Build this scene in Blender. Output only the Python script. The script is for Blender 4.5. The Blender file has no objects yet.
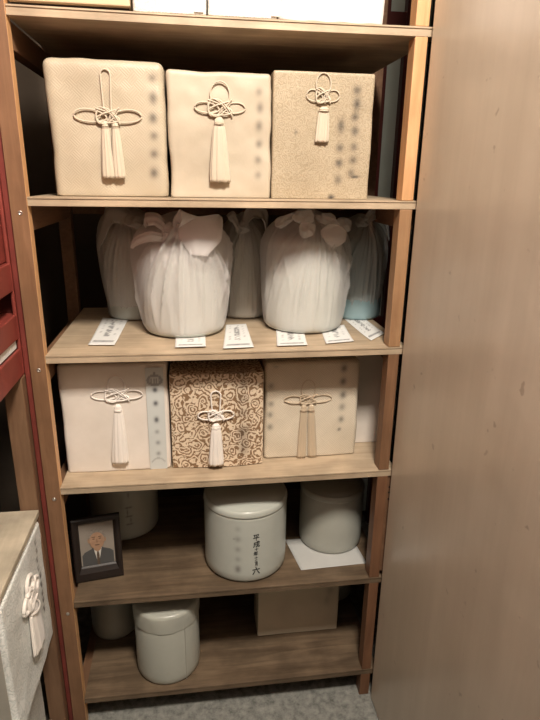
import bpy, bmesh, math, random
from mathutils import Vector, Matrix
PI = math.pi
S = bpy.context.scene
COL = S.collection

# ------------------------------------------------------------------ camera
CP = Vector((0.35535, -1.37672, 1.64006)); YAW, PIT, ROL, FPX = -0.141303, 0.314436, 0.0161813, 559.896
fwd = Vector((-math.sin(YAW)*math.cos(PIT), math.cos(YAW)*math.cos(PIT), -math.sin(PIT)))
r0 = Vector((math.cos(YAW), math.sin(YAW), 0)); u0 = r0.cross(fwd)
rv = r0*math.cos(ROL) + u0*math.sin(ROL); uv = -r0*math.sin(ROL) + u0*math.cos(ROL)
cam = bpy.data.cameras.new('camera'); co = bpy.data.objects.new('camera', cam); COL.objects.link(co)
M = Matrix((rv, uv, -fwd)).transposed().to_4x4(); M.translation = CP; co.matrix_world = M
cam.sensor_fit = 'VERTICAL'; cam.sensor_height = 24; cam.lens = FPX*24/720; cam.clip_start = .01
S.camera = co
def at(x, y, Y):
    """the point of the upright plane at depth Y that is seen at (x, y)"""
    d = fwd + rv*((x-270)/FPX) + uv*((360-y)/FPX)
    return CP + d*((Y-CP.y)/d.y)

# ------------------------------------------------------------------ light
w = bpy.data.worlds.new('world'); S.world = w; w.use_nodes = True
w.node_tree.nodes['Background'].inputs[0].default_value = (.9, .85, .8, 1)
w.node_tree.nodes['Background'].inputs[1].default_value = .003
def area(name, loc, size, energy, col, target, sy=None):
    l = bpy.data.lights.new(name, 'AREA'); l.energy = energy; l.color = col
    l.shape = 'RECTANGLE'; l.size = size; l.size_y = sy or size
    o = bpy.data.objects.new(name, l); COL.objects.link(o); o.location = loc
    o.rotation_euler = (Vector(target)-Vector(loc)).to_track_quat('-Z', 'Y').to_euler(); return o
area('ceiling_light', (.60, -1.22, 2.95), .34, 66, (1, .905, .79), (.45, -.2, 1.2))
area('aisle_light', (.2, -1.9, 2.95), .6, 2, (1, .92, .82), (.3, -1.0, .6))
S.view_settings.view_transform = 'Standard'; S.view_settings.look = 'None'
S.view_settings.gamma = 1; S.view_settings.exposure = 0.42; S.view_settings.use_curve_mapping = False

# ------------------------------------------------------------------ materials
def N(nt, t, **k):
    n = nt.nodes.new(t)
    for a, b in k.items(): setattr(n, a, b)
    return n
def ramp(nt, src, stops):
    r = N(nt, 'ShaderNodeValToRGB'); e = r.color_ramp.elements
    while len(e) < len(stops): e.new(.5)
    for el, (p, c) in zip(e, stops): el.position = p; el.color = (*c, 1)
    nt.links.new(src, r.inputs[0]); return r.outputs[0]
def base(name, rough=.6, spec=.4):
    m = bpy.data.materials.new(name); m.use_nodes = True; nt = m.node_tree
    b = nt.nodes['Principled BSDF']; b.inputs['Roughness'].default_value = rough
    b.inputs['Specular IOR Level'].default_value = spec
    tc = N(nt, 'ShaderNodeTexCoord'); mp = N(nt, 'ShaderNodeMapping'); nt.links.new(tc.outputs['Object'], mp.inputs[0])
    return m, nt, b, mp
def noise(nt, mp, scale, detail=4, rough=.6, dist=0):
    n = N(nt, 'ShaderNodeTexNoise'); n.inputs['Scale'].default_value = scale; n.inputs['Detail'].default_value = detail
    n.inputs['Roughness'].default_value = rough; n.inputs['Distortion'].default_value = dist
    nt.links.new(mp.outputs[0], n.inputs['Vector']); return n.outputs['Fac']
def bump(nt, b, src, strength, dist=.002):
    n = N(nt, 'ShaderNodeBump'); n.inputs['Strength'].default_value = strength; n.inputs['Distance'].default_value = dist
    nt.links.new(src, n.inputs['Height']); nt.links.new(n.outputs[0], b.inputs['Normal']); return n
def mixc(nt, f, a, bb, mode='MIX'):
    n = N(nt, 'ShaderNodeMix', data_type='RGBA', blend_type=mode)
    if isinstance(f, float): n.inputs[0].default_value = f
    else: nt.links.new(f, n.inputs[0])
    for i, v in ((6, a), (7, bb)):
        if isinstance(v, tuple): n.inputs[i].default_value = (*v, 1)
        else: nt.links.new(v, n.inputs[i])
    return n.outputs[2]
def math_(nt, op, a, b2=None):
    n = N(nt, 'ShaderNodeMath', operation=op)
    for i, v in ((0, a), (1, b2)):
        if v is None: continue
        if isinstance(v, (int, float)): n.inputs[i].default_value = v
        else: nt.links.new(v, n.inputs[i])
    return n.outputs[0]
def plain(name, col, rough=.6, var=.12, scale=12, spec=.4, bmp=0, metal=0):
    m, nt, b, mp = base(name, rough, spec); f = noise(nt, mp, scale)
    c1 = tuple(c*(1-var) for c in col); c2 = tuple(min(1, c*(1+var)) for c in col)
    nt.links.new(ramp(nt, f, [(.3, c1), (.7, c2)]), b.inputs['Base Color']); b.inputs['Metallic'].default_value = metal
    if bmp: bump(nt, b, noise(nt, mp, scale*8), bmp)
    return m
def wood(name, c1, c2, axis, rough=.5, stain=.0, scale=9):
    m, nt, b, mp = base(name, rough)
    sc = [scale*4]*3; sc[axis] = scale*.35; mp.inputs['Scale'].default_value = sc
    f = noise(nt, mp, 1.6, 8, .65, .6); col = ramp(nt, f, [(.3, c1), (.52, tuple((a+b_)/2 for a, b_ in zip(c1, c2))), (.72, c2)])
    if stain:
        tc = nt.nodes['Texture Coordinate']; n2 = N(nt, 'ShaderNodeTexNoise'); n2.inputs['Scale'].default_value = 9; n2.inputs['Detail'].default_value = 6
        nt.links.new(tc.outputs['Object'], n2.inputs['Vector'])
        s = ramp(nt, n2.outputs['Fac'], [(.38, (1-stain,)*3), (.62, (1, 1, 1))]); col = mixc(nt, 1., col, s, 'MULTIPLY')
    nt.links.new(col, b.inputs['Base Color']); bump(nt, b, f, .25, .001); return m
def ink_over(nt, b, col, ink=(.035, .03, .03)):
    a = N(nt, 'ShaderNodeAttribute', attribute_name='ink'); nt.links.new(mixc(nt, a.outputs['Fac'], col, ink), b.inputs['Base Color'])
def brocade(name, c1, c2, kind, scale=60, rough=.45, strength=.5):
    """woven figured silk: the figure is a change of weave, so it shows in sheen and relief"""
    m, nt, b, mp = base(name, rough, .45)
    if kind == 'fret':
        mp.inputs['Rotation'].default_value = (0, PI/4, 0)
        br = N(nt, 'ShaderNodeTexWave', wave_type='BANDS', bands_direction='X'); br.inputs['Scale'].default_value = scale*1.0
        br2 = N(nt, 'ShaderNodeTexWave', wave_type='BANDS', bands_direction='Z'); br2.inputs['Scale'].default_value = scale*1.0
        ck = N(nt, 'ShaderNodeTexChecker'); ck.inputs['Scale'].default_value = scale*.75
        for n in (br, br2, ck): nt.links.new(mp.outputs[0], n.inputs['Vector'])
        a = N(nt, 'ShaderNodeMix', data_type='FLOAT'); nt.links.new(ck.outputs['Fac'], a.inputs[0])
        nt.links.new(br.outputs['Fac'], a.inputs[2]); nt.links.new(br2.outputs['Fac'], a.inputs[3]); f = a.outputs[0]
    elif kind == 'flower':
        nz = N(nt, 'ShaderNodeTexNoise'); nz.inputs['Scale'].default_value = scale*.8; nz.inputs['Detail'].default_value = 2
        nt.links.new(mp.outputs[0], nz.inputs['Vector'])
        av = N(nt, 'ShaderNodeVectorMath', operation='SCALE'); av.inputs['Scale'].default_value = .018*60/scale; nt.links.new(nz.outputs['Color'], av.inputs[0])
        ad = N(nt, 'ShaderNodeVectorMath', operation='ADD'); nt.links.new(mp.outputs[0], ad.inputs[0]); nt.links.new(av.outputs[0], ad.inputs[1])
        v = N(nt, 'ShaderNodeTexVoronoi', feature='F1'); v.inputs['Scale'].default_value = scale*.9; nt.links.new(ad.outputs[0], v.inputs['Vector'])
        s = math_(nt, 'SINE', math_(nt, 'MULTIPLY', v.outputs['Distance'], 24.)); f0 = math_(nt, 'ADD', math_(nt, 'ADD', math_(nt, 'MULTIPLY', s, .22), -.05), noise(nt, mp, scale*3.6, 1, .5, .8))
        f = ramp(nt, f0, [(.36, (0,)*3), (.46, (1,)*3)])
    else:
        f = noise(nt, mp, scale, 3, .6, 1.2)
    big = noise(nt, mp, 7, 3)
    col = mixc(nt, f, c1, c2); col = mixc(nt, 1., col, ramp(nt, big, [(.3, (.86, .85, .83)), (.7, (1, 1, 1))]), 'MULTIPLY')
    ink_over(nt, b, col); bump(nt, b, f, strength, .0012); return m
def cloth(name, col, alpha=1, rough=.75):
    m, nt, b, mp = base(name, rough, .3); f = noise(nt, mp, 160, 2)
    nt.links.new(ramp(nt, noise(nt, mp, 10), [(.3, tuple(c*.93 for c in col)), (.7, col)]), b.inputs['Base Color'])
    bump(nt, b, f, .08, .0006); b.inputs['Alpha'].default_value = alpha
    b.inputs['Sheen Weight'].default_value = .3
    return m
MT = {}
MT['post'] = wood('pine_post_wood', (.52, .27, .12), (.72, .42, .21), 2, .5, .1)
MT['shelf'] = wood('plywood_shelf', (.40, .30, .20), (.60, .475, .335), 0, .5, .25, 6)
MT['postdark'] = wood('shaded_brown_post_wood', (.14, .062, .032), (.23, .115, .06), 2, .5, .15)  # post wood darkened to paint the weaker light low down
MT['postpine'] = wood('part_shaded_tan_pine_wood', (.30, .16, .08), (.42, .25, .13), 2, .5, .15)  # upper step of the light falloff painted down the posts
MT['postmid'] = wood('shaded_brown_pine_wood', (.17, .085, .043), (.26, .14, .075), 2, .5, .15)  # middle step of the painted light falloff, also the left post's front
MT['shelfdark'] = wood('shaded_plywood_shelf', (.10, .066, .04), (.24, .17, .108), 0, .5, .35, 6)  # plywood darkened so the shade of the low shelves is in its colour
MT['rail'] = wood('dark_rail_wood', (.15, .075, .04), (.24, .13, .07), 1, .6, .1)
MT['dirty'] = wood('soiled_board', (.46, .39, .29), (.60, .52, .40), 1, .6, .35, 5)
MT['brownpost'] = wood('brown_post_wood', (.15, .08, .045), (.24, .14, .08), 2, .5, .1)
MT['red'] = plain('red_lacquer_paint', (.21, .040, .030), .42, .18, 9, .5, .06)
MT['trimred'] = plain('worn_red_lacquer', (.17, .034, .026), .5, .25, 9)
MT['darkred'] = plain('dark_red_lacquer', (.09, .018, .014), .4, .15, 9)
MT['glass'] = plain('grey_frosted_pane', (.50, .52, .45), .3, .05)
MT['steel'] = plain('screw_steel', (.6, .56, .52), .3, .1, 40, .5, 0, .9)
MT['hole'] = plain('screw_hole_black', (.02, .015, .012), .9)
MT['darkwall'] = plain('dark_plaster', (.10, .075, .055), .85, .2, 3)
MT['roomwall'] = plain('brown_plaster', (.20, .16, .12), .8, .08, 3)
MT['ceil'] = plain('ceiling_board', (.30, .26, .21), .85, .05, 3)
MT['cardboard'] = plain('beige_cardboard', (.62, .47, .31), .75, .05, 14, .3, .04)
MT['ceramic'] = plain('white_glazed_ceramic', (.46, .48, .435), .22, .04, 8, .5)
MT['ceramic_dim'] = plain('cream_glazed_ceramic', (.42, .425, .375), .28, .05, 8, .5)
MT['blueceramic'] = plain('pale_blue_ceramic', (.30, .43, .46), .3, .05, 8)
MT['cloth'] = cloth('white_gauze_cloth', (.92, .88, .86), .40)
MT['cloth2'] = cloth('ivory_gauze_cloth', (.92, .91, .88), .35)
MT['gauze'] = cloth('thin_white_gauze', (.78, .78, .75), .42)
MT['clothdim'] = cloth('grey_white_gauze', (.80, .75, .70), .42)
MT['satin'] = cloth('white_satin', (.86, .82, .79), 1, .42)
MT['cord'] = cloth('ivory_silk_cord', (.57, .49, .38), 1, .5)
MT['cordwhite'] = cloth('white_silk_cord', (.84, .78, .72), 1, .5)
MT['cordtan'] = cloth('tan_silk_cord', (.56, .45, .32), 1, .55)
MT['ink'] = plain('black_ink', (.015, .015, .017), .6, .05)
MT['brocade_cream'] = brocade('cream_fret_brocade', (.47, .40, .30), (.51, .44, .33), 'fret', 62, .45, .25)
MT['brocade_plain'] = brocade('cream_plain_silk', (.50, .43, .33), (.53, .46, .36), 'noise', 70, .5, .2)
MT['brocade_tan'] = brocade('tan_figured_brocade', (.38, .31, .21), (.46, .38, .27), 'flower', 70, .42, .4)
MT['silk_white'] = brocade('pinkish_white_silk', (.80, .73, .66), (.84, .77, .70), 'noise', 110, .5, .12)
MT['brocade_gold'] = brocade('brown_floral_brocade', (.27, .165, .09), (.80, .66, .50), 'flower', 38, .5, .5)
MT['brocade_beige'] = brocade('beige_fret_brocade', (.66, .58, .46), (.76, .68, .55), 'fret', 60, .42, .4)
MT['brocade_white'] = brocade('white_figured_brocade', (.66, .64, .60), (.82, .81, .77), 'flower', 60, .4, .6)
MT['brocade_cool'] = brocade('white_floral_brocade', (.82, .86, .84), (.96, .98, .96), 'flower', 40, .4, 1.0)
MT['greyside'] = plain('grey_box_board', (.40, .38, .33), .8, .08, 10)
MT['blackframe'] = plain('black_lacquer_frame', (.016, .010, .008), .5, .1, 9, .5)
def inkmat(name, col, rough=.7, ink=(.10, .10, .11)):
    m, nt, b, mp = base(name, rough, .3)
    ink_over(nt, b, ramp(nt, noise(nt, mp, 20), [(.3, tuple(c*.95 for c in col)), (.7, col)]), ink); return m
MT['paper'] = inkmat('printed_paper', (.76, .76, .74))
MT['label'] = inkmat('pale_blue_label_paper', (.60, .62, .60), .6)
MT['ceramic_ink'] = inkmat('inked_white_ceramic', (.48, .50, .455), .22, (.20, .19, .18))
MT['beigebox'] = inkmat('beige_paper_box', (.60, .52, .40), .7, (.3, .25, .2))
def wallmat():
    m, nt, b, mp = base('tan_painted_panel', .28, .5)
    f = noise(nt, mp, 2.2, 5, .55)
    mp2 = N(nt, 'ShaderNodeMapping'); mp2.inputs['Scale'].default_value = (1, 6, .35); nt.links.new(nt.nodes['Texture Coordinate'].outputs['Object'], mp2.inputs[0])
    st = noise(nt, mp2, 2.5, 4)
    c = ramp(nt, f, [(.3, (.55, .465, .36)), (.7, (.65, .555, .44))])
    c = mixc(nt, 1., c, ramp(nt, st, [(.3, (.88, .87, .86)), (.7, (1, 1, 1))]), 'MULTIPLY')
    sp = noise(nt, mp, 26, 2); c = mixc(nt, ramp(nt, sp, [(.24, (.5,)*3), (.29, (0,)*3)]), c, (.25, .18, .13))
    nt.links.new(c, b.inputs['Base Color']); bump(nt, b, noise(nt, mp, 9, 4), .12, .01); return m
MT['panel'] = wallmat()
def concrete():
    m, nt, b, mp = base('grey_concrete', .85, .3)
    f = noise(nt, mp, 38, 8, .7); c = ramp(nt, f, [(.32, (.10, .10, .09)), (.5, (.22, .22, .20)), (.7, (.32, .32, .28))])
    nt.links.new(c, b.inputs['Base Color']); bump(nt, b, f, .4, .004); return m
MT['floor'] = concrete()

# ------------------------------------------------------------------ helpers
def tag(o, label=None, cat=None, group=None, kind=None):
    if label: o['label'] = label
    if cat: o['category'] = cat
    if group: o['group'] = group
    if kind: o['kind'] = kind
    return o
def obj(name, bm, mat, parent=None, loc=None, smooth=False, bev=0):
    me = bpy.data.meshes.new(name)
    bmesh.ops.recalc_face_normals(bm, faces=bm.faces) if not getattr(bm, 'keep', 0) else None
    bm.to_mesh(me); bm.free()
    o = bpy.data.objects.new(name, me); COL.objects.link(o)
    if mat: me.materials.append(MT[mat] if isinstance(mat, str) else mat)
    if parent: o.parent = parent
    if loc is not None: o.location = loc
    if smooth:
        for p in me.polygons: p.use_smooth = True
    if bev:
        b = o.modifiers.new('bevel', 'BEVEL'); b.width = bev; b.segments = 2; b.limit_method = 'ANGLE'
    return o
def empty(name, loc, label, cat, group=None, rz=0):
    o = bpy.data.objects.new(name, None); COL.objects.link(o); o.location = loc; o.rotation_euler = (0, 0, rz); o.empty_display_size = .05
    return tag(o, label, cat, group)
def bx(bm, x0, x1, y0, y1, z0, z1):
    v = [bm.verts.new(p) for p in ((x0,y0,z0),(x1,y0,z0),(x1,y1,z0),(x0,y1,z0),(x0,y0,z1),(x1,y0,z1),(x1,y1,z1),(x0,y1,z1))]
    for f in ((0,3,2,1),(4,5,6,7),(0,1,5,4),(1,2,6,5),(2,3,7,6),(3,0,4,7)): bm.faces.new([v[i] for i in f])
    return bm
def box(*a): return bx(bmesh.new(), *a)
def tube(bm, pts, r, seg=8, closed=False, caps=True):
    pts = [Vector(p) for p in pts]; n = len(pts); rings = []; up = None
    for i, p in enumerate(pts):
        t = (pts[(i+1) % n]-pts[i-1]) if closed else (pts[min(i+1, n-1)]-pts[max(i-1, 0)])
        t.normalize()
        if up is None: up = Vector((0, 1, 0)) if abs(t.y) < .9 else Vector((1, 0, 0))
        a = up - t*up.dot(t)
        if a.length < 1e-5: a = t.orthogonal()
        a.normalize(); up = a; b = t.cross(a); rr = r[i] if isinstance(r, (list, tuple)) else r
        rings.append([bm.verts.new(p + (a*math.cos(2*PI*k/seg)+b*math.sin(2*PI*k/seg))*rr) for k in range(seg)])
    m = n if closed else n-1
    for i in range(m):
        A, B = rings[i], rings[(i+1) % n]
        for k in range(seg): bm.faces.new((A[k], A[(k+1) % seg], B[(k+1) % seg], B[k]))
    if not closed and caps: bm.faces.new(rings[0]); bm.faces.new(list(reversed(rings[-1])))
    return bm
def lathe(prof, seg=72, fr=None):
    """prof: list of (r, z); fr(theta, i) multiplies the radius"""
    bm = bmesh.new(); rings = []
    for i, (r, z) in enumerate(prof):
        if r < 1e-6: rings.append([bm.verts.new((0, 0, z))]); continue
        rings.append([bm.verts.new((r*(fr(2*PI*k/seg, i) if fr else 1)*math.cos(2*PI*k/seg), r*(fr(2*PI*k/seg, i) if fr else 1)*math.sin(2*PI*k/seg), z)) for k in range(seg)])
    for A, B in zip(rings, rings[1:]):
        if len(A) == 1 and len(B) == 1: continue
        for k in range(seg):
            k2 = (k+1) % seg
            if len(A) == 1: bm.faces.new((A[0], B[k2], B[k]))
            elif len(B) == 1: bm.faces.new((A[k], A[k2], B[0]))
            else: bm.faces.new((A[k], A[k2], B[k2], B[k]))
    return bm
def set_ink(o, fn):
    me = o.data; a = me.attributes.new('ink', 'FLOAT', 'POINT')
    for i, v in enumerate(me.vertices): a.data[i].value = fn(v.co)
def blobs(lst, k=1.0):
    """lst of (x, z, sx, sz, strength) in local front-plane metres"""
    def f(p):
        s = 0
        for x, z, sx, sz, st in lst:
            d = ((p.x-x)/sx)**2+((p.z-z)/sz)**2
            if d < 9: s += st*math.exp(-d)
        return min(.92, s*1.5)
    return f

# ------------------------------------------------------------------ room
ZA, ZB, ZC, ZD, ZE, ZF = 1.971, 1.591, 1.214, .844, .471, .108
def struct(name, bm, mat, bev=0): return tag(obj(name, bm, mat, bev=bev), kind='structure')
struct('floor', box(-.62, 1.7, -2.5, 1.12, -.05, 0), 'floor')
struct('ceiling', box(-.62, 1.7, -2.5, 1.12, 3.0, 3.05), 'ceil')
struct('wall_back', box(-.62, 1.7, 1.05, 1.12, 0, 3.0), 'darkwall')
struct('wall_left', box(-.62, -.56, -2.5, 1.05, 0, 3.0), 'darkwall')
struct('wall_front', box(-.56, .906, -2.5, -2.44, 0, 3.0), 'roomwall')
struct('wall_far_right', box(1.64, 1.7, -2.5, 1.05, 0, 3.0), 'darkwall')
struct('wall_right', box(.906, .946, -2.44, -.009, 0, 3.0), 'panel', .006)
d = struct('door_1', box(1.135, 1.3, .985, .995, .05, 2.6), 'glass')
def dpart(name, *a): return obj(name, box(*a), 'darkred', d)
dpart('stile', 1.07, 1.125, .95, 1.0, 0, 2.65); dpart('stile', 1.19, 1.25, .95, 1.0, 0, 2.65); dpart('rail', 1.125, 1.19, .955, 1.0, 2.17, 2.245)
dpart('rail', 1.125, 1.19, .955, 1.0, 1.0, 1.06)
p = struct('trim_1', box(-.062, -.0485, .004, .10, 0, 2.995), 'trimred', .002)

# ------------------------------------------------------------------ the storage shelf
sh = empty('storage_shelf', (.44, .25, 0), 'tall open pine and plywood storage shelf with six boards, holding urns and boxes', 'shelf')
def spart(name, bm, mat, par=None, bev=0, sm=False):
    o = obj(name, bm, mat, par or sh, smooth=sm, bev=bev)
    if not par or par is sh: o.location = (-.44, -.25, 0)
    return o
def screw(x, z, par, y=-.0):
    prof = [(.0, .0), (.0052, .0), (.0050, .0012), (.0032, .0020), (.0026, .0008), (0, .0006)]
    bm = lathe(prof, 20); bmesh.ops.rotate(bm, verts=bm.verts, cent=(0, 0, 0), matrix=Matrix.Rotation(PI/2, 3, 'X'))
    bmesh.ops.translate(bm, verts=bm.verts, vec=(x, y, z)); obj('screw', bm, 'steel', par, smooth=True)
lp = spart('post', box(-.046, -.009, -.0018, .028, 0, 2.6), 'post', bev=.001)
obj('shaded_face', box(-.046, -.0095, -.004, -.0019, 0, 2.6), 'postmid', lp, bev=.0006)  # added brown sheet, paints the front darker than the lit inner side
for z in (ZA+.015, ZB-.035, ZC-.035, ZD-.03, ZE-.035): screw(-.026, z, lp, -.0035)
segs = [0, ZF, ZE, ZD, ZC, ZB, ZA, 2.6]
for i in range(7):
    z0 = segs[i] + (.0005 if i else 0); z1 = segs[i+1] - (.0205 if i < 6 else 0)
    spart('post', box(.871+(.002 if i % 2 else 0), .903, .001, .042, z0, z1), ('postdark', 'postdark', 'postdark', 'postmid', 'postpine', 'post', 'post')[i], bev=.0015)  # separate pieces, coloured darker downward to paint the light falloff
spart('post', box(-.046, -.010, .462, .500, 0, 2.6), 'rail', bev=.0015)  # rear posts in darker wood, putting interior shade into their colour
spart('post', box(.930, .966, .500, .538, 0, 2.6), 'rail', bev=.0015)
for k, Z in enumerate((ZA, ZB, ZC, ZD, ZE, ZF)):
    bm = bmesh.new()        # board with a dark reveal under its thin top sheet, as an extruded profile
    y1 = .54
    prof = [(0, Z), (0, Z-.0035), (.0035, Z-.0038), (.0035, Z-.0055), (.0008, Z-.0058), (.0008, Z-.0195), (.002, Z-.0205), (y1, Z-.0205), (y1, Z)]
    xs = [-.0085, .925]; nseg = 12; rings = []
    for i in range(nseg+1):
        x = xs[0]+(xs[1]-xs[0])*i/nseg; sag = -.002*math.sin(PI*i/nseg)*(1 if k != 1 else 0)
        rings.append([bm.verts.new((x, y, z+sag)) for y, z in prof])
    for A, B in zip(rings, rings[1:]):
        for j in range(len(prof)): bm.faces.new((A[j], A[(j+1) % 9], B[(j+1) % 9], B[j]))
    bm.faces.new(rings[0]); bm.faces.new(rings[-1])
    spart('shelf_board', bm, 'shelfdark' if k > 3 else 'shelf')  # two lowest boards take the shade-darkened plywood
    rz0 = Z-.0225
    spart('side_rail', box(-.040, -.012, .030, .460, rz0-.055, rz0), 'rail', bev=.001)
    if k: spart('side_rail', box(.905, .925, .045, .498, rz0-.05, rz0), 'rail', bev=.001)
    spart('back_rail', box(-.010, .928, .504, .522, rz0-.045, rz0), 'rail', bev=.001)
bt = spart('batten', box(.9045, .9200, .006, .030, ZE+.02, ZD-.022), 'rail', bev=.001)
for z in (ZD-.06, ZD-.078, ZD-.100):
    bm = lathe([(0, 0), (.0032, 0), (.0032, .0008), (0, .0008)], 14); bmesh.ops.rotate(bm, verts=bm.verts, cent=(0, 0, 0), matrix=Matrix.Rotation(PI/2, 3, 'X'))
    bmesh.ops.translate(bm, verts=bm.verts, vec=(.912, .006, z)); obj('screw_hole', bm, 'hole', bt)

# ------------------------------------------------------------------ left shelving with red cabinet
lu = empty('side_shelf', (-.28, -.6, 0), 'low side shelf with soiled board top and brown posts below the red cabinet', 'shelf')
def lpart(name, bm, mat, bev=.001): o = obj(name, bm, mat, lu, bev=bev); o.location = (.28, .6, 0); return o
lpart('board', box(-.52, -.062, -1.25, -.024, .782, .798), 'dirty', .002)
lpart('board', box(-.52, -.10, -1.25, -.024, .05, .068), 'dirty', .002)
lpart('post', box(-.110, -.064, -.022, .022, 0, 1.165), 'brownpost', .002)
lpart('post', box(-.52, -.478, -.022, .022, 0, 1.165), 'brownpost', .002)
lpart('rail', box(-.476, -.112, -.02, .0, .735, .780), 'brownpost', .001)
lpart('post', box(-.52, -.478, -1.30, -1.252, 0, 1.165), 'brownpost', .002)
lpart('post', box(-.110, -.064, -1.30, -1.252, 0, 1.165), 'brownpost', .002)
rc = empty('red_cabinet', (-.29, -.6, 1.17), 'red lacquered open-fronted cabinet with slots above the side shelf', 'cabinet')
def rpart(name, bm, mat='red', bev=.003): o = obj(name, bm, mat, rc, bev=bev); o.location = (.29, .6, -1.17); return o
FX0, FX1, Y0, Y1 = -.0715, -.0630, -1.30, .045
for (a, b) in ((1.168, 1.236), (1.262, 1.320), (1.376, 1.442), (2.05, 2.12)):
    rpart('front_rail', box(FX0, FX1, Y0+.045, -.001, a, b))
rpart('stile', box(FX0, FX1, -.0005, Y1, 1.168, 2.12)); rpart('stile', box(FX0, FX1, Y0, Y0+.0445, 1.168, 2.12))
for z in (1.168, 1.300, 1.424, 2.10): rpart('inner_shelf', box(-.54, FX0-.0005, Y0, Y1, z, z+.018), 'red', .001)
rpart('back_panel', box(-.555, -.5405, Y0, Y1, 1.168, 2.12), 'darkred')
rpart('side_panel', box(-.54, FX0-.0005, Y1-.02, Y1, 1.187, 2.099), 'darkred', 0)  # inner side coloured darker red to stand for the cabinet's inner shade
rpart('door', box(-.089, -.0725, Y0+.05, .010, 1.4425, 2.0495), 'red', .004)
o = obj('white_board', box(-.16, -.070, -.75, -.006, 1.2375, 1.2585), 'paper', bev=.002)
tag(o, 'long white board lying in the narrow slot of the red cabinet', 'board')

# ------------------------------------------------------------------ cord knots and tassels
def knot(par, mat, fx, side, cx, cz, yf, loop, sides, braid, r=.0018, skew=0):
    """loop=(half width, height, round) sides=(half length, half height) braid=(half w, half h), metres"""
    def P(u, v, lift=0):
        q = Vector((cx+u+skew*v, yf-r-lift, cz+v)); return fx(q) if fx else q
    bm = bmesh.new(); lw, lh, rnd = loop
    pts = []
    if rnd:
        for i in range(30):
            a = -PI/2+.35+(2*PI-.7)*i/29; pts.append(P(lw*math.cos(a), lh/2+lh/2*math.sin(a), .0008))
    else:
        for i in range(8): pts.append(P(lw*(.7+.3*i/7), (lh-lw)*i/7, .0008))
        for i in range(1, 12): a = PI*i/12; pts.append(P(lw*math.cos(a), lh-lw+lw*math.sin(a), .0008))
        for i in range(8): pts.append(P(-lw*(.7+.3*(7-i)/7), (lh-lw)*(7-i)/7, .0008))
    tube(bm, pts, r)
    sl, shh = sides
    for s in (-1, 1):
        pts = []
        for i in range(33):
            a = 2*PI*i/32; c = math.cos(a)
            pts.append(P(s*(sl*.52+sl*.48*c), shh*math.sin(a)*(1-.25*(1-c)/2)+.004*(1 if not side else .2)*math.sin(a*.5)*c, .0006+.0006*math.sin(3*a)))
        tube(bm, pts, r)
    bw, bh = braid
    for ph in (0,):
        pts = []
        for i in range(96):
            t = 2*PI*i/96; pts.append(P(bw*math.sin(2*t+.4), bh*math.sin(3*t), .0022+.0016*math.sin(5*t)))
        tube(bm, pts, r, 6, closed=True)
        pts = []
        for i in range(96):
            t = 2*PI*i/96; pts.append(P(bw*.98*math.sin(3*t), bh*.85*math.sin(2*t+.5), .0022+.0016*math.cos(5*t)))
        tube(bm, pts, r, 6, closed=True)
    obj('knot_cord', bm, mat, par, smooth=True)
def tassel(par, mat, fx, x0, z0, x1, z1, yf, w0, w1, seed=0, th=.5):
    """flat-lying silk tassel from (x0,z0) down to (x1,z1)"""
    rnd = random.Random(seed); bm = bmesh.new(); K = 56; n = 22; rings = []
    ph = [rnd.uniform(0, 6.28) for _ in range(4)]
    for i in range(n):
        t = i/(n-1); x = x0+(x1-x0)*t; z = z0+(z1-z0)*t
        wd = (w0+(w1-w0)*min(1, t*1.15)**.8)*(1-.25*math.exp(-((t-.10)/.03)**2))
        if t == 0: wd *= .5
        ring = []
        for k in range(K):
            a = 2*PI*k/K; g = 1+.10*math.sin(9*a+ph[0]+t*1.2)*min(1, t*4)+.05*math.sin(17*a+ph[1]-t)*min(1, t*4)
            q = Vector((x+wd*g*math.cos(a), yf-max(wd*th, .004)*.95-wd*th*g*math.sin(a), z+(.0015*math.sin(7*a+ph[2]) if i == n-1 else 0)))
            ring.append(bm.verts.new(fx(q) if fx else q))
        rings.append(ring)
    for A, B in zip(rings, rings[1:]):
        for k in range(K): bm.faces.new((A[k], A[(k+1) % K], B[(k+1) % K], B[k]))
    bm.faces.new(rings[0]); bm.faces.new(rings[-1])
    t = obj('tassel', bm, mat, par, smooth=True)
    bm = bmesh.new(); zz = z0+(z1-z0)*.10; xx = x0+(x1-x0)*.10; R = w0*1.12
    for dz in (-.0016, .0016):
        pts = []
        for k in range(20):
            a = 2*PI*k/20; q = Vector((xx+R*math.cos(a), yf-max(w0*th, .004)*.95-R*max(th, .6)*math.sin(a), zz+dz)); pts.append(fx(q) if fx else q)
        tube(bm, pts, .0012, 6, closed=True)
    obj('tassel_binding', bm, mat, t, smooth=True)

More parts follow.
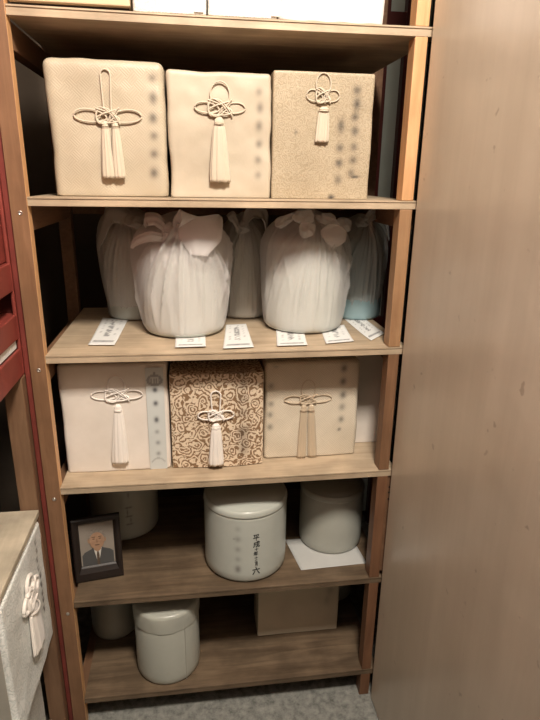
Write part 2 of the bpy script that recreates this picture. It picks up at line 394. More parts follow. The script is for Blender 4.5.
def soft_box(w, d, h, r=.012, n=26, lump=.0015, seed=0, bow=0, nf=None, topin=0, nd=None):
    """cloth-covered box, origin at base centre"""
    from mathutils import noise as mn
    bm = bmesh.new(); nf = nf or n; vs = {}
    nx, ny, nz = nf, nd or n//2, nf
    def coord(i, m, L):      # denser at the rims so the corners stay round
        e = [0, .15, .35, .65, 1]
        if i <= 4: return -L/2+r*e[i]
        if i >= m-4: return L/2-r*e[m-i]
        return -L/2+r+(L-2*r)*(i-4)/(m-8)
    def vert(i, j, k):
        key = (i, j, k)
        if key in vs: return vs[key]
        p = Vector((coord(i, nx, w), coord(j, ny, d), coord(k, nz, h)+h/2))
        rr = Vector((r, r, r)); c = Vector((max(-w/2+r, min(w/2-r, p.x)), max(-d/2+r, min(d/2-r, p.y)), max(r*.4, min(h-r, p.z))))
        q = p-c
        if q.length > 1e-9:
            mx = max(abs(q.x), abs(q.y), abs(q.z)); q = q.normalized()*mx; p = c+q
        f = p.z/h
        nn = mn.noise(Vector((p.x*9+seed*7, p.y*9, p.z*9)))*lump*2+mn.noise(Vector((p.x*28+seed*3, p.y*28, p.z*28)))*lump*.7
        dirv = Vector((p.x/w*2, p.y/d*2, 0)); p = p+dirv*nn
        if k > 2: p.z += nn*.6
        if j == 0 or p.y < 0: p.y -= bow*(1-(2*p.x/w)**2)*(p.y < -d/4)
        p.x *= 1-topin*f; p.z = max(0, p.z)
        v = bm.verts.new(p); vs[key] = v; return v
    for j in (0, ny):
        for i in range(nx):
            for k in range(nz): bm.faces.new([vert(*c) for c in ((i, j, k), (i+1, j, k), (i+1, j, k+1), (i, j, k+1))])
    for i in (0, nx):
        for j in range(ny):
            for k in range(nz): bm.faces.new([vert(*c) for c in ((i, j, k), (i, j+1, k), (i, j+1, k+1), (i, j, k+1))])
    for k in (0, nz):
        for i in range(nx):
            for j in range(ny): bm.faces.new([vert(*c) for c in ((i, j, k), (i+1, j, k), (i+1, j+1, k), (i, j+1, k))])
    return bm

def cover_box(name, xl, xr, yf, z, h, depth, label, mat, seed, r=.012, lump=.0015, bow=0, ink=(), group=None, topin=0, cat='box'):
    """ink: list of (px, py, sigma px x, sigma px y, strength) seen on the front"""
    xc = (xl+xr)/2; loc = Vector((xc, yf+depth/2, z+.0006)); t = empty(name, loc, label, cat, group)
    o = obj('brocade_cover', soft_box(xr-xl, depth, h, r, 26, lump, seed, bow, nf=64 if ink else 30, topin=topin), mat, t, smooth=True)
    lst = []
    for px, py, sx, sy, st in ink:
        q = at(px, py, yf)-loc; lst.append((q.x, q.z, sx/425, sy/425, st))
    fb = blobs(lst)
    set_ink(o, lambda p: fb(p) if (p.y < -depth/2+.01 and lst) else 0)
    return t, loc
def px_knot(t, loc, yf, mat, c, loop, sides, braid, tas, r=.0018, S_=1/425, flatten=.5, seed=0, skew=0):
    q = at(c[0], c[1], yf)-loc
    knot(t, mat, None, 0, q.x, q.z, q.y, (loop[0]*S_, loop[1]*S_, loop[2]), (sides[0]*S_, sides[1]*S_), (braid[0]*S_, braid[1]*S_), r, skew)
    for i, (x0, y0, x1, y1, w0, w1) in enumerate(tas):
        a = at(x0, y0, yf)-loc; b = at(x1, y1, yf)-loc
        tassel(t, mat, None, a.x, a.z, b.x, b.z, q.y, w0*S_, w1*S_, seed*5+i, flatten)

# --- row of three on the second board
GB = 'cloth-covered boxes on the second board from the top'
t, l = cover_box('urn_box', .042, .3040, .058, ZB, .296, .26, 'cream brocade box with two side-by-side tassels, leftmost on the second board', 'brocade_cream', 1, .018, .0022, topin=-.02,
    ink=[(152, 78, 4, 4, .35), (153, 98, 4, 6, .45), (153, 118, 4, 5, .5), (154, 136, 4, 4, .4), (154, 154, 4, 4, .45), (154, 173, 4, 5, .5)], group=GB)
px_knot(t, l, .055, 'cord', (108, 116), (4.6, 41, 0), (32, 6.5), (11, 7.5), [(105, 121, 109, 178, 2.6, 5.6), (115, 121, 120, 178, 2.6, 5.4)], seed=1)
t, l = cover_box('urn_box', .3095, .5530, .060, ZB, .281, .26, 'plain cream silk box with wide single tassel, middle of the second board', 'brocade_plain', 2, .010, .0025,
    ink=[(259, 92, 3.5, 4, .3), (260, 108, 3.5, 5, .4), (259, 126, 3.5, 5, .4), (259, 144, 3.5, 4, .4), (258, 160, 3.5, 4, .35), (258, 175, 3.5, 4, .3)], group=GB)
px_knot(t, l, .057, 'cord', (220, 108), (9.5, 24, 1), (25, 5.5), (12, 8), [(219, 117, 220, 182, 4.2, 9.8)], seed=2, flatten=.32)
t, l = cover_box('urn_box', .5565, .8035, .058, ZB, .288, .26, 'tan stained figured box with small flattened knot and tassel, rightmost on second board', 'brocade_tan', 3, .005, .0012,
    ink=[(357, 90, 4, 4, .5), (357, 104, 4, 6, .55), (355, 117, 4, 4, .5), (355, 131, 4, 5, .5), (354, 147, 4, 4, .45), (353, 160, 4, 4, .45), (351, 173, 4, 4, .4),
         (341, 126, 4, 7, .5), (340, 148, 4, 4, .5), (339, 163, 4, 4, .55), (338, 180, 4, 5, .4), (355, 176.5, 4, 1.1, .9), (331, 197, 3, 2, .9), (296, 132, 1.2, 2.5, .5)], group=GB)
px_knot(t, l, .056, 'cord', (323, 96), (7.5, 21, 1), (17, 6), (7.5, 7), [(324, 107, 321, 142, 4.4, 6.6)], seed=3, flatten=.28, r=.0015)

# --- row on the fourth board (ZD)
GD = 'cloth-covered boxes on the fourth board'
t, l = cover_box('urn_box', -.006, .281, .082, ZD, .318, .26, 'smooth pinkish-white silk box with pale label strip beside its tassel', 'silk_white', 4, .010, .0009, bow=.003, group=GD)
px_knot(t, l, .079, 'cordwhite', (117, 395), (9, 22, 1), (27, 5.5), (12.5, 7.5), [(118, 404, 121, 462, 3.6, 8.4)], seed=4, flatten=.35, S_=1/400)
a = at(144, 366, .080)-l; b = at(169, 469, .080)-l
x0, x1, z0, z1 = a.x+.002, b.x-.004, b.z+.004, a.z-.004
bm = bmesh.new(); nx, nz = 24, 84; g = [[bm.verts.new((x0+(x1-x0)*i/nx, -.130-.0048, z0+(z1-z0)*j/nz)) for j in range(nz+1)] for i in range(nx+1)]
for i in range(nx):
    for j in range(nz): bm.faces.new((g[i][j], g[i+1][j], g[i+1][j+1], g[i][j+1]))
o = obj('label_strip', bm, 'label', t); o['label'] = 'pale bluish paper label strip with smudged writing'
sm = o.modifiers.new('thick', 'SOLIDIFY'); sm.thickness = .0006; sm.offset = 1
cx = (x0+x1)/2; H = z1-z0
lab = blobs([(cx, z1-H*.21, .006, .007, .8), (cx, z1-H*.34, .006, .007, .75), (cx, z1-H*.50, .006, .008, .75), (cx, z1-H*.62, .006, .006, .35), (cx+.001, z1-H*.73, .006, .006, .4), (cx+.001, z1-H*.84, .006, .006, .4)])
def labink(p):
    s = lab(p); u = (p.x-cx)/(x1-x0); v = (z1-p.z)/H
    d = math.hypot(u/.38, (v-.12)/.045)                         # small lotus emblem at the top
    if abs(d-1) < .22 or (d < 1 and int((u+.5)*14) % 2 == 0 and v > .10): s = max(s, .55)
    if abs(u) < .05 and .04 < v < .09: s = max(s, .6)
    if abs(v-(.915-.03*math.cos(u*5))) < .008 and abs(u) < .4: s = max(s, .35)
    return min(s, 1)
set_ink(o, labink)
obj('label_foot', box(x0+.002, x1-.004, -.1355, -.1345, z0-.008, z0-.0005), 'cardboard', o)
t, l = cover_box('urn_box', .286, .546, .080, ZD, .283, .25, 'brown and cream floral brocade box with a white knot and tassel', 'brocade_gold', 5, .003, .0005, bow=.010, group=GD, topin=.0)
fb = blobs([((at(243, y, .08)-l).x, (at(243, y, .08)-l).z, 6/400, sy/400, st) for y, sy, st in ((372, 6, .35), (385, 6, .4), (398, 6, .4), (412, 6, .35), (432, 10, .55), (448, 9, .5))])
px_knot(t, l, .068, 'cordwhite', (216, 415), (5.5, 29, 0), (20, 5.5), (8.5, 6.5), [(216, 423, 216, 463, 4.4, 7.8)], seed=5, S_=1/400, r=.0021, flatten=.5)
for ch in t.children:
    if ch.name.startswith('brocade_cover'):
        for i, v in enumerate(ch.data.vertices): ch.data.attributes['ink'].data[i].value = fb(v.co)*.75 if v.co.y < -.11 else 0
t, l = cover_box('urn_box', .554, .834, .108, ZD, .300, .26, 'beige fret-patterned brocade box with a long double tassel and knot', 'brocade_beige', 6, .012, .0015, bow=.002, group=GD,
    ink=[(344, 368, 4, 5, .5), (343, 381, 4, 5, .5), (343, 395, 4, 5, .5), (342, 407, 4, 5, .35), (341, 419, 3.5, 4, .45), (339, 429, 2, 2, .6), (271, 386, 3.5, 4, .35), (271, 404, 3.5, 4, .4), (270, 415, 3.5, 4, .4), (270, 427, 3.5, 4, .4), (276, 367, 3, .9, .6)])
px_knot(t, l, .105, 'cordtan', (308, 399), (8, 24, 1), (28, 5), (9.5, 6), [(304, 404, 301, 457, 3.4, 5), (311, 404, 312, 456, 3.4, 5)], seed=6, S_=1/400, r=.0014, flatten=.3)
t = empty('plain_box', (.90, .31, ZD+.0006), 'plain pale box half hidden at the right end of the fourth board', 'box')
obj('box_body', soft_box(.118, .26, .325, .004, 16, .0006, 8), 'silk_white', t, smooth=True)
t.location.x = .8965

# --- top board
t = empty('cardboard_box', (.150, .145, ZA+.001), 'flat-sided beige cardboard box at the left end of the top board', 'box')
obj('box_body', box(-.155, .091, -.135, .135, .0085, .26), 'cardboard', t, bev=.002)
obj('dark_gap_slab', box(-.152, .088, -.120, .132, 0, .008), 'blackframe', t)  # black slab painting the dark gap beneath the box
def band_box(xl, xr, label, seed, bx0):
    t = empty('brocade_box', ((xl+xr)/2, .008+.13, ZA+.0006), label, 'box', 'white brocade boxes on the top board')
    o = obj('brocade_cover', soft_box(xr-xl, .26, .28, .008, 30, .001, seed), 'brocade_white', t, smooth=True); set_ink(o, lambda p: 0)
    obj('paper_band', box(bx0, bx0+.020, -.1335, -.1305, .004, .276), 'satin', t, bev=.0008)
band_box(.246, .402, 'white brocade box with paper band between cardboard box and wider brocade box', 11, .052)
band_box(.405, .556, 'white brocade box with paper band beside the satin-wrapped bundle', 12, .062)
t = empty('satin_bundle', (.682, .145, ZA+.0006), 'large white satin-wrapped bundle at the right of the top board', 'bundle')
def satin(th, i): return 1
bm = soft_box(.236, .26, .29, .02, 60, .001, 13)
for v in bm.verts:
    f = .004*abs(math.sin(v.co.x*55+v.co.z*16))+.003*math.sin(v.co.x*95-v.co.z*25)
    if v.co.y < 0: v.co.y -= f
    v.co.x *= 1+.10*(1-v.co.z/.29)*.3
obj('satin_cloth', bm, 'satin', t, smooth=True)

# ------------------------------------------------------------------ urns
def urn_profile(R, h, lid, dome):
    z1 = h-lid
    return [(0, .0), (R*.90, .0), (R*.955, .003), (R*.985, .010), (R*.992, .03), (R*.992, z1-.004), (R*.985, z1-.0015), (R*.985, z1)], \
           [(R*.95, z1+.0004), (R*1.0, z1+.001), (R*1.004, z1+.004), (R*1.0, h-.006), (R*.975, h-.0015), (R*.955, h), (R*.93, h-.001), (R*.90, h+.001), (R*.7, h+dome*.6), (R*.35, h+dome*.95), (0, h+dome)]
def ceramic_urn(x, y, z, R, h, lid, dome, label, mat='ceramic', name='ceramic_urn', group=None, marks=None):
    t = empty(name, (x, y, z+.0006), label, 'urn', group)
    a, b = urn_profile(R, h, lid, dome)
    if marks:       # finer wall so the ink marks resolve
        a2 = a[:5]+[(R*.992, .03+(h-lid-.034)*i/70) for i in range(1, 70)]+a[5:]
        bd = obj('urn_body', lathe(a2, 220), 'ceramic_ink', t, smooth=True)
        set_ink(bd, marks)
    else: bd = obj('urn_body', lathe(a, 96), mat, t, smooth=True)
    obj('lid', lathe(b, 96), mat, t, smooth=True)
    return t, bd
def cyl_mark(R, spots):
    """spots (angle from the front in rad, z, s_arc, s_z, strength)"""
    def f(p):
        th = math.atan2(p.x, -p.y); s = 0
        for a, z, sa, sz, st in spots:
            d = ((th-a)*R/sa)**2+((p.z-z)/sz)**2
            if d < 9: s += st*math.exp(-d)
        return min(1, s)
    return f
R1 = .130
t, bd = ceramic_urn(.502, .149, ZE, R1, .246, .022, .012, 'large white ceramic urn with a column of black brush writing', marks=cyl_mark(R1, [(-.27, zz, .009, .010, s) for zz, s in ((.19, .35), (.155, .5), (.12, .5), (.085, .45), (.055, .6), (.045, .6))]+[(-.36, .155, .0022, .0022, .9)]))
# brush writing: a column of strokes bent round the wall
bm = bmesh.new(); dg = bpy.context.evaluated_depsgraph_get()
for ch_, zt, hg, wd_, dx in (('平', .170, .021, .019, .000), ('成', .1475, .022, .021, .001), ('十', .1240, .0105, .012, .001), ('年', .1120, .0160, .014, -.001), ('十', .0945, .0115, .010, .000), ('二', .0815, .0070, .010, .000), ('月', .0730, .0140, .0085, .0005), ('六', .0560, .0260, .024, .0005)):
    cu = bpy.data.curves.new('glyph', 'FONT'); cu.body = ch_; cu.size = .02; cu.offset = .0003; cu.extrude = .0002
    to = bpy.data.objects.new('glyph', cu); COL.objects.link(to); bpy.context.view_layer.update()
    me = bpy.data.meshes.new_from_object(to.evaluated_get(bpy.context.evaluated_depsgraph_get())); bpy.data.objects.remove(to)
    b2 = bmesh.new(); b2.from_mesh(me); bmesh.ops.triangulate(b2, faces=b2.faces)
    for _ in range(3): bmesh.ops.subdivide_edges(b2, edges=[e for e in b2.edges if e.calc_length() > .0035], cuts=1); bmesh.ops.triangulate(b2, faces=b2.faces)
    xs_ = [v.co.x for v in b2.verts]; ys_ = [v.co.y for v in b2.verts]; x0, x1, y0, y1 = min(xs_), max(xs_), min(ys_), max(ys_)
    for v in b2.verts:
        fx_ = (v.co.x-x0)/(x1-x0)-.5; fy_ = (v.co.y-y0)/(y1-y0)
        u = dx+fx_*wd_; zz = zt-hg*(1-fy_)+fx_*.0012; th = .155+u/R1; rad = R1*.992+.0008+v.co.z
        v.co = (rad*math.sin(th), -rad*math.cos(th), zz)
    b2.to_mesh(me); b2.free(); bm.from_mesh(me); bpy.data.meshes.remove(me)
wr = obj('writing', bm, 'ink', t); wr['label'] = 'black brush-written date'
t2, _ = ceramic_urn(.799, .222, ZE, .106, .212, .020, .010, 'medium white ceramic urn standing on a paper sheet', 'ceramic_dim')
t2.location.z += .0016
RB = .116
marks = [(0.24+du, z, .006, .0028, .95) for z in (.225, .19, .128, .095, .065) for du in (-.05, .05)]+[(.19, .21, .0025, .010, .9), (.25, .175, .0025, .010, .9), (.2, .11, .0025, .012, .9), (.28, .08, .0025, .008, .9)]
ceramic_urn(.100, .385, ZE, RB, .262, .022, .010, 'white urn with black characters behind the framed portrait', marks=cyl_mark(RB, marks))
tt, bd = ceramic_urn(.245, .117, ZF, .103, .262, .030, .004, 'white urn with taped paper over its lid on the lowest board', 'ceramic_dim')
bm = bmesh.new()   # the crumpled paper skirt over the lid and the dark strap line on its right
prof = [(.1045, .205), (.1050, .232), (.1052, .255), (.1035, .2645), (.095, .268), (.05, .270), (0, .271)]
bm2 = lathe(prof, 80, lambda th, i: 1+.006*math.sin(7*th+i)+.004*math.sin(17*th+2*i)*(1 if i < 4 else .3)); obj('paper_cap', bm2, 'ceramic_dim', tt, smooth=True)
tube(bmesh.new(), [(0, 0, 0), (0, 0, 1)], .1)
pts = [((.1037)*math.sin(.60+.0*k), -(.1037)*math.cos(.60), .004+.245*k/20) for k in range(21)]
obj('dark_seam', tube(bmesh.new(), pts, .0012, 6), 'greyside', tt)
ceramic_urn(.050, .300, ZF, .080, .22, .020, .01, 'small white urn in the dark back left of the lowest board', 'ceramic_dim')
ceramic_urn(.866, .385, ZF, .075, .24, .020, .01, 'white urn half hidden behind the beige box and right post', marks=cyl_mark(.075, [(-.1, .19, .003, .012, .9), (.05, .165, .006, .004, .9), (-.05, .145, .003, .01, .9)]))
t = empty('paper_box', (.692, .245, ZF+.0006), 'plain beige paper-covered box at the back of the lowest board', 'box')
o = obj('box_body', soft_box(.285, .125, .25, .004, 30, .0008, 21, nf=50), 'beigebox', t, smooth=True)
fb = blobs([(.11, .17, .012, .02, .4), (.10, .13, .01, .02, .3), (-.05, .1, .03, .05, .12)]); set_ink(o, lambda p: fb(p) if p.y < 0 else 0)

# --- wrapped urns on the third board
def wrapped(x, y, R, h, label, mat, urnmat, seed, base=.80, lean=(0, 0), urnR=.82, knotpos=(0, -.02), name='wrapped_urn', amp=1.0, top=1.0):
    rnd = random.Random(seed); t = empty(name, (x, y, ZC+.0008), label, 'urn', 'cloth-wrapped urns on the third board')
    a, b = urn_profile(R*urnR, h*.755, .02, .006)
    obj('urn_body', lathe([(r, z+.0015) for r, z in a], 64), urnmat, t, smooth=True)
    obj('urn_lid', lathe([(r, z+.0015) for r, z in b], 64), urnmat, t, smooth=True)
    P = [(0, .0), (base*.55, 0), (base*.86, .002), (base*.97, .012), (base*1.04, .04), (base+.10*(1-base)+.05, .10), (base+.45*(1-base)+.02, .22), (base+.75*(1-base), .36), (.97, .50), (1.0, .62), (.985, .71), (.91, .80), (.78, .87), (.58, .925), (.38, .96), (.20, .985), (.10, 1.0*top)]
    # resample the profile
    prof = []
    for (r1, z1), (r2, z2) in zip(P, P[1:]):
        for k in range(4): prof.append((r1+(r2-r1)*k/4, z1+(z2-z1)*k/4))
    prof.append(P[-1])
    prof = [(max(r, 1e-5), z) for r, z in prof]
    for _ in range(3): prof = [prof[0]]+[((prof[i-1][0]+2*prof[i][0]+prof[i+1][0])/4, (prof[i-1][1]+2*prof[i][1]+prof[i+1][1])/4) for i in range(1, len(prof)-1)]+[prof[-1]]
    TK = -PI/2+.1; folds = []
    for i in range(30):         # creases fan out from the knot and run down the front
        e = rnd.uniform(-1.7, 1.7); folds.append((TK+e, TK+e*.12, rnd.uniform(.014, .045), rnd.uniform(.018, .050)*rnd.choice((1, 1, -.5)), rnd.uniform(-.1, .35), rnd.uniform(.85, 1.4)))
    for i in range(9):          # a few deep pleats
        e = -1.5+3.0*(i+rnd.uniform(.1, .9))/9; folds.append((TK+e, TK+e*.10, rnd.uniform(.022, .04), rnd.uniform(.045, .075), rnd.uniform(.0, .4), rnd.uniform(.7, 1.3)))
    for i in range(20):
        e = rnd.uniform(0, 2*PI); folds.append((e, e+rnd.uniform(-.5, .5), rnd.uniform(.02, .07), rnd.uniform(.014, .036), rnd.uniform(-.2, .3), 1))
    bm = bmesh.new(); seg = 200; rings = []
    kx, ky = knotpos
    for r, z in prof:
        ring = []
        for k in range(seg):
            th = 2*PI*k/seg; g = 0; zc_ = min(1, z)
            for eb, et, wd_, A, st, pw in folds:
                c_ = eb+(et-eb)*zc_**(1.6*pw); dd = (th-c_+PI) % (2*PI)-PI; w_ = wd_*(1-.45*zc_)
                if abs(dd) < 3*w_: g += A*math.exp(-(dd/w_)**2)*max(0, min(1, (z-st)*4))*min(1, z/.05)*amp
            g += .014*math.exp(-((z-.735)/.014)**2)*amp; rr_ = r*(1+g)*R
            f = max(0, (z-.70)/.3); f = f*f
            ring.append(bm.verts.new((rr_*math.cos(th)+kx*f+lean[0]*z, rr_*math.sin(th)+ky*f+lean[1]*z, z*h)))
        rings.append(ring)
    for A, B in zip(rings, rings[1:]):
        for k in range(seg): bm.faces.new((A[k], A[(k+1) % seg], B[(k+1) % seg], B[k]))
    bm.faces.new(rings[-1]); bm.faces.new(rings[0])
    obj('cloth_wrap', bm, mat, t, smooth=True)
    return t
def lumpy(parent, name, mat, c, rad, seed, wr=.15, rot=0, sub=4):
    """a knotted or gathered bunch of cloth"""
    from mathutils import noise as mn
    bm = bmesh.new(); bmesh.ops.create_icosphere(bm, subdivisions=sub, radius=1)
    for v in bm.verts:
        p = v.co.copy(); a = math.atan2(p.z, p.x)
        g = 1+wr*(1-2*abs(math.sin(a*1.5+seed+p.y*2.5)))*.5+wr*.8*mn.noise(p*1.4+Vector((seed, 0, 0)))
        v.co = Vector((p.x*rad[0]*g, p.y*rad[1]*g, p.z*rad[2]*g))
    if rot: bmesh.ops.rotate(bm, verts=bm.verts, cent=(0, 0, 0), matrix=Matrix.Rotation(rot, 3, 'Y'))
    bmesh.ops.translate(bm, verts=bm.verts, vec=c); return obj(name, bm, mat, parent, smooth=True)
def ribbon(parent, name, mat, pts, widths, axis=(1, 0, 0), th=.0012, wr=.004, seed=0, nw=16, curl=.35):
    """a strip of cloth along pts, its width along axis"""
    n = 28; P = [Vector(p) for p in pts]; out = []
    def cr(a, b, c, d_, t): return .5*((2*b)+(c-a)*t+(2*a-5*b+4*c-d_)*t*t+(-a+3*b-3*c+d_)*t**3)
    m = len(P)-1
    for i in range(n+1):
        s = m*i/n; k = min(int(s), m-1); tt_ = s-k
        p = cr(P[max(k-1, 0)], P[k], P[k+1], P[min(k+2, m)], tt_); wd = widths[k]+(widths[k+1]-widths[k])*(tt_*tt_*(3-2*tt_)); out.append((p, wd))
    ax = Vector(axis).normalized(); bm = bmesh.new(); rows = []
    for i, (p, wd) in enumerate(out):
        tg = (out[min(i+1, n)][0]-out[max(i-1, 0)][0]).normalized(); nm = tg.cross(ax)
        nm = nm.normalized() if nm.length > 1e-6 else Vector((0, 1, 0)); wx = nm.cross(tg).normalized()
        rows.append([bm.verts.new(p+wx*wd*(2*j/nw-1)+nm*(wr*.6*math.sin(j*.75+seed+i*.10)*(1-.3*i/n)+wd*curl*((2*j/nw-1)**2))) for j in range(nw+1)])
    for A, B in zip(rows, rows[1:]):
        for j in range(nw): bm.faces.new((A[j], A[j+1], B[j+1], B[j]))
    o = obj(name, bm, mat, parent, smooth=True); s = o.modifiers.new('thick', 'SOLIDIFY'); s.thickness = th; return o
def loc_at(t, x, y, Y): return at(x, y, Y)-t.location
# front left urn with the big folded flap
t = wrapped(.331, .236, .141, .335, 'pinkish-white cloth-wrapped urn with a large folded flap, front left', 'cloth', 'ceramic', 3, .79, knotpos=(-.01, -.03))
L = lambda x, y, Y=.10: tuple(loc_at(t, x, y, Y))
lumpy(t, 'cloth_knot', 'cloth', L(170, 231, .135), (.024, .020, .020), 1, .3)
ribbon(t, 'cloth_flap', 'cloth', [L(178, 240, .125), L(189, 225, .125), L(199, 217, .11), L(200, 236, .087), L(199, 256, .088)], [.020, .044, .060, .056, .024], wr=.0022, seed=1, curl=-.22)
ribbon(t, 'cloth_ear', 'cloth', [L(170, 233, .13), L(158, 220, .12), L(146, 219, .13), L(144, 225, .14)], [.008, .016, .018, .012], axis=(0, .3, 1), wr=.003, seed=2)
ribbon(t, 'cloth_ear', 'cloth', [L(165, 238, .12), L(150, 236, .10), L(136, 240, .12), L(131, 247, .14)], [.010, .014, .013, .006], axis=(0, .4, 1), wr=.003, seed=4)
# front centre urn with the round knot
t = wrapped(.685, .252, .133, .345, 'ivory cloth-wrapped urn tied in a rosette knot, front centre', 'cloth2', 'ceramic', 8, .85, urnR=.86, knotpos=(.0, -.03))
L = lambda x, y, Y=.12: tuple(loc_at(t, x, y, Y))
lumpy(t, 'cloth_knot', 'cloth2', L(307, 229, .130), (.022, .020, .022), 3, .3)
lumpy(t, 'cloth_loop', 'cloth2', L(304, 217, .140), (.028, .018, .019), 5, .25)
lumpy(t, 'cloth_rosette', 'cloth2', L(334, 235, .130), (.036, .010, .030), 2, .10, .3)
lumpy(t, 'cloth_ear', 'cloth2', L(328, 220, .150), (.030, .016, .016), 7, .3, .3)
lumpy(t, 'cloth_ear', 'cloth2', L(344, 224, .165), (.022, .014, .017), 8, .3, .6)
lumpy(t, 'cloth_ear', 'cloth2', L(284, 221, .17), (.030, .016, .014), 9, .3, -.5)
# back left
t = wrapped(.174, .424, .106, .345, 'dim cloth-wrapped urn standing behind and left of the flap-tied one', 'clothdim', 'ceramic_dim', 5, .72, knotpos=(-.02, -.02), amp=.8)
L = lambda x, y, Y=.36: tuple(loc_at(t, x, y, Y))
lumpy(t, 'cloth_knot', 'clothdim', L(135, 222, .34), (.03, .022, .02), 6, .3)
ribbon(t, 'cloth_ear', 'clothdim', [L(140, 228, .34), L(124, 214, .34), L(108, 213, .34), L(100, 232, .35), L(97, 250, .35)], [.012, .03, .035, .03, .01], axis=(0, .6, 1), wr=.003, seed=3)
# back middle
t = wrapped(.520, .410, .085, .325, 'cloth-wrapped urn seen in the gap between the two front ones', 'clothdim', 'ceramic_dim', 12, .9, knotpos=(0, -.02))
L = lambda x, y, Y=.36: tuple(loc_at(t, x, y, Y))
lumpy(t, 'cloth_knot', 'clothdim', L(242, 228, .34), (.022, .02, .018), 8, .3)
ribbon(t, 'cloth_ear', 'clothdim', [L(244, 228, .33), L(252, 214, .33), L(262, 216, .33), L(266, 232, .33)], [.01, .022, .022, .008], axis=(0, .6, 1), wr=.003, seed=6)
ribbon(t, 'cloth_ear', 'clothdim', [L(240, 230, .33), L(234, 216, .33), L(228, 218, .33)], [.01, .018, .012], axis=(0, .6, 1), wr=.003, seed=8)
# blue one under thin gauze
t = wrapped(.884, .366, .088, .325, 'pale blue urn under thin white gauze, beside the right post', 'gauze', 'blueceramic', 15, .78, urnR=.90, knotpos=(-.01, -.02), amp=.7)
L = lambda x, y, Y=.30: tuple(loc_at(t, x, y, Y))
lumpy(t, 'cloth_knot', 'gauze', L(362, 222, .30), (.022, .02, .016), 9, .3)
ribbon(t, 'cloth_ear', 'gauze', [L(364, 226, .29), L(374, 215, .29), L(384, 222, .30), L(389, 240, .31)], [.01, .018, .02, .008], axis=(0, .6, 1), wr=.003, seed=2)

# ------------------------------------------------------------------ papers
def card(px, z, label, seed, name='name_card', group='printed cards on the third board', curl=.004, W=14, H=34, cat='card', text=True):
    """px: near-left, near-right, far-right, far-left picture points on the board height z"""
    def onz(x, y):
        d = fwd+rv*((x-270)/FPX)+uv*((360-y)/FPX); return CP+d*((z-CP.z)/d.z)
    c = [onz(*p) for p in px]; cen = sum(c, Vector())/4; cen.z = z
    bm = bmesh.new(); rows = []
    rnd = random.Random(seed); cols = [(.3, .25), (.5, .55), (.7, .3)]
    for i in range(W+1):
        row = []
        for j in range(H+1):
            u, v = i/W, j/H; p = c[0].lerp(c[1], u).lerp(c[3].lerp(c[2], u), v)-cen; p.z = .0004+curl*(1-min(1, v*3))**2*.6+curl*.4*max(0, v-.7); row.append(bm.verts.new(p))
        rows.append(row)
    for i in range(W):
        for j in range(H): bm.faces.new((rows[i][j], rows[i+1][j], rows[i+1][j+1], rows[i][j+1]))
    o = obj(name, bm, 'paper', None, loc=cen+Vector((0, 0, .0004)), smooth=True); s = o.modifiers.new('thick', 'SOLIDIFY'); s.thickness = .0004; s.offset = 1
    a = o.data.attributes.new('ink', 'FLOAT', 'POINT'); n = 0
    for i in range(W+1):
        for j in range(H+1):
            u, v = i/W, j/H; s_ = 0
            if text:
                if .10 < v < .17 and .12 < u < .88: s_ = .5+.3*rnd.random()
                if .3 < v < .92:
                    if abs(u-.5) < .10 and rnd.random() < .65: s_ = .7
                    elif abs(u-.22) < .05 and rnd.random() < .4: s_ = .4
                    elif abs(u-.8) < .05 and rnd.random() < .4: s_ = .4
            a.data[n].value = s_; n += 1
    return tag(o, label, cat, group)
card([(88, 346), (114.5, 346), (128, 320), (103, 318)], ZC, 'printed card lying at the left end of the third board', 1)
card([(175, 348.5), (206, 347.5), (205, 330), (176, 330)], ZC, 'printed card peeking out from under the flap-tied urn', 2)
card([(223, 349.5), (254, 348), (246, 324), (226, 325)], ZC, 'printed card lying between the two front wrapped urns', 3)
card([(277, 347), (307.5, 346), (303, 328), (276, 329)], ZC, 'printed card under the left edge of the rosette-tied urn', 4)
card([(326, 344.5), (354, 342), (344, 325), (320, 327)], ZC, 'printed card by the right edge of the rosette-tied urn', 5)
card([(371, 341.5), (385, 334), (361, 316), (344, 319)], ZC, 'long printed card lying slantwise beside the right post', 6)
card([(301, 570.5), (367, 563.5), (350, 535), (285, 540)], ZE, 'white paper sheet under the medium ceramic urn', 7, 'paper_sheet', None, .0006, cat='paper', text=False).data.materials[0] = plain('grey_white_paper', (.50, .50, .48), .7, .05)

# ------------------------------------------------------------------ framed portrait
pl = Vector((.052, .102, ZE+.001)); t = empty('framed_portrait', pl, 'black framed photograph of a grey-haired man in dark suit and tie', 'picture', rz=.10)
t.rotation_euler = (-.10, 0, .16)
fw, fh, bd_ = .070, .205, .021
bm = bmesh.new()
prof = [(0, 0), (0, .014), (.004, .017), (.012, .016), (.019, .010), (.021, .006), (.021, 0)]
cor = [(-fw, 0, 1, 1), (fw, 0, -1, 1), (fw, fh, -1, -1), (-fw, fh, 1, -1)]; rings = []
for x, z, sx, sz in cor: rings.append([bm.verts.new((x+sx*a, -d_, z+sz*a*(2.2 if z == 0 else 1))) for a, d_ in prof])
for i in range(4):
    A, B = rings[i], rings[(i+1) % 4]
    for j in range(len(prof)): bm.faces.new((A[j], A[(j+1) % 7], B[(j+1) % 7], B[j]))
obj('frame', bm, 'blackframe', t)
pic = obj('photograph', box(-fw+.019, fw-.019, -.004, -.002, .0465, fh-.018), plain('photo_background', (.27, .235, .20), .4, .1), t)  # backdrop colour darkened for the shade lying on the picture
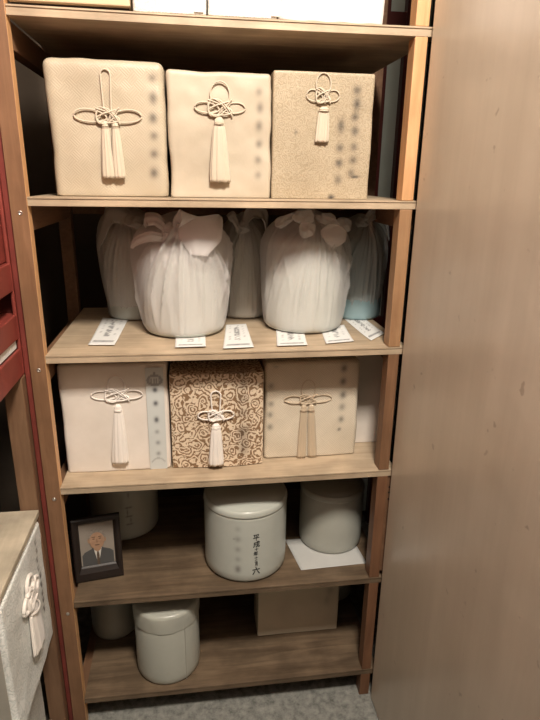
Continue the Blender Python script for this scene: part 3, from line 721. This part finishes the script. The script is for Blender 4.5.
def flat(name, pts, y, mat, par, h=.0006):
    pts = [(x*.9, .187-(.187-z)*.88) for x, z in pts]
    bm = bmesh.new(); a = [bm.verts.new((x, y, z)) for x, z in pts]; b = [bm.verts.new((x, y-h, z)) for x, z in pts]
    bm.faces.new(a); bm.faces.new(b)
    for i in range(len(a)): bm.faces.new((a[i], a[(i+1) % len(a)], b[(i+1) % len(a)], b[i]))
    return obj(name, bm, mat, par)
def oval(cx, cz, rx, rz_, n=36, f=None): return [(cx+rx*math.cos(2*PI*i/n), cz+rz_*math.sin(2*PI*i/n)*(1.0 if math.sin(2*PI*i/n) > 0 else 1.12)) for i in range(n)]
skin = plain('photo_skin', (.36, .22, .14), .45, .15, 60); hair = plain('photo_hair', (.24, .21, .18), .5, .2, 200); suit = plain('photo_suit', (.075, .075, .075), .5, .1)
shirt = plain('photo_shirt', (.62, .60, .56), .5, .03); tie = plain('photo_tie', (.10, .07, .05), .5, .3, 300); dk = plain('photo_dark_features', (.10, .06, .04), .5, .1)  # last one is the dark brown of brows, eyes and mouth
zb = .0268
flat('suit', [(-.050, zb), (.050, zb), (.050, .070), (.040, .079), (.022, .086), (.010, .092), (-.010, .092), (-.022, .086), (-.042, .077), (-.050, .066)], -.0042, suit, pic)
flat('shirt', [(-.001, zb), (.007, .060), (.013, .090), (-.013, .090), (-.007, .060)], -.0050, shirt, pic)
flat('tie', [(-.004, zb), (.004, zb), (.0045, .065), (.002, .078), (.0035, .086), (-.0035, .086), (-.002, .078), (-.0045, .065)], -.0058, tie, pic)
flat('neck', [(-.011, .084), (.0, .076), (.011, .084), (.012, .100), (-.012, .100)], -.0061, skin, pic)
flat('hair', oval(0, .132, .0275, .033), -.0062, hair, pic)
flat('ear', oval(-.0255, .120, .004, .008, 16), -.0062, skin, pic); flat('ear', oval(.0255, .120, .004, .008, 16), -.0062, skin, pic)
fc = flat('face', oval(0, .119, .0235, .0295), -.0068, skin, pic)
for s in (-1, 1):
    flat('eyebrow', [(s*.005, .1305), (s*.016, .1315), (s*.016, .1335), (s*.005, .1330)], -.0074, dk, fc)
    flat('eye', oval(s*.010, .1255, .0042, .0014, 14), -.0074, dk, fc)
flat('nose', [(-.0035, .111), (.0035, .111), (.0022, .114), (.0012, .124), (-.0012, .124), (-.0022, .114)], -.0074, plain('photo_nose', (.27, .16, .10), .5), fc)
flat('mouth', oval(0, .1025, .0080, .0014, 16), -.0074, dk, fc)
obj('stand', box(-.012, .012, .0, .003, .004, .15), 'blackframe', t)

# ------------------------------------------------------------------ left brocade box on the side shelf
FXB = -.064
t = empty('side_brocade_box', (-.225, -.19, .400), 'white floral brocade box with bulky knot and tassel under the side shelf board', 'box')
bm = soft_box(.322, .330, .368, .010, 30, .0015, 31, nf=110, nd=110); o = obj('brocade_cover', bm, 'brocade_cool', t, smooth=True)
def sink(p):
    if p.x < .15: return 0
    s = 0
    for k in range(9):
        zc = .335-k*.026; yc = .112+.003*math.sin(k*2)
        for dy, dz, sy, sz in ((0, .004, .009, .0028), (.002*(k % 3-1), -.003, .003, .007), (.004, -.006, .006, .0028)):
            d = ((p.y-yc-dy)/sy)**2+((p.z-zc-dz)/sz)**2
            if d < 6: s += (1.1 if k > 3 else .7)*math.exp(-d)
    return min(1, s)
set_ink(o, sink)
fx = lambda q: Vector((.1615-q.y, q.x, q.z))      # front plane y=0 turned to face +x
knot(t, 'cordwhite', fx, 0, .010, .255, 0, (.024, .055, 1), (.062, .020), (.034, .028), .0050)
tassel(t, 'cordwhite', fx, .010, .232, .008, .105, 0, .024, .040, 41, .25)
o = obj('side_panel', box(-.155, .150, -.1685, -.1660, .006, .360), 'greyside', t, bev=.001)
t = empty('lower_box', (-.28, -.19, .0690), 'pale cloth-covered box underneath the white floral brocade box', 'box')
o = obj('box_body', soft_box(.34, .29, .329, .008, 16, .001, 33), 'brocade_cool', t, smooth=True); set_ink(o, lambda p: 0)
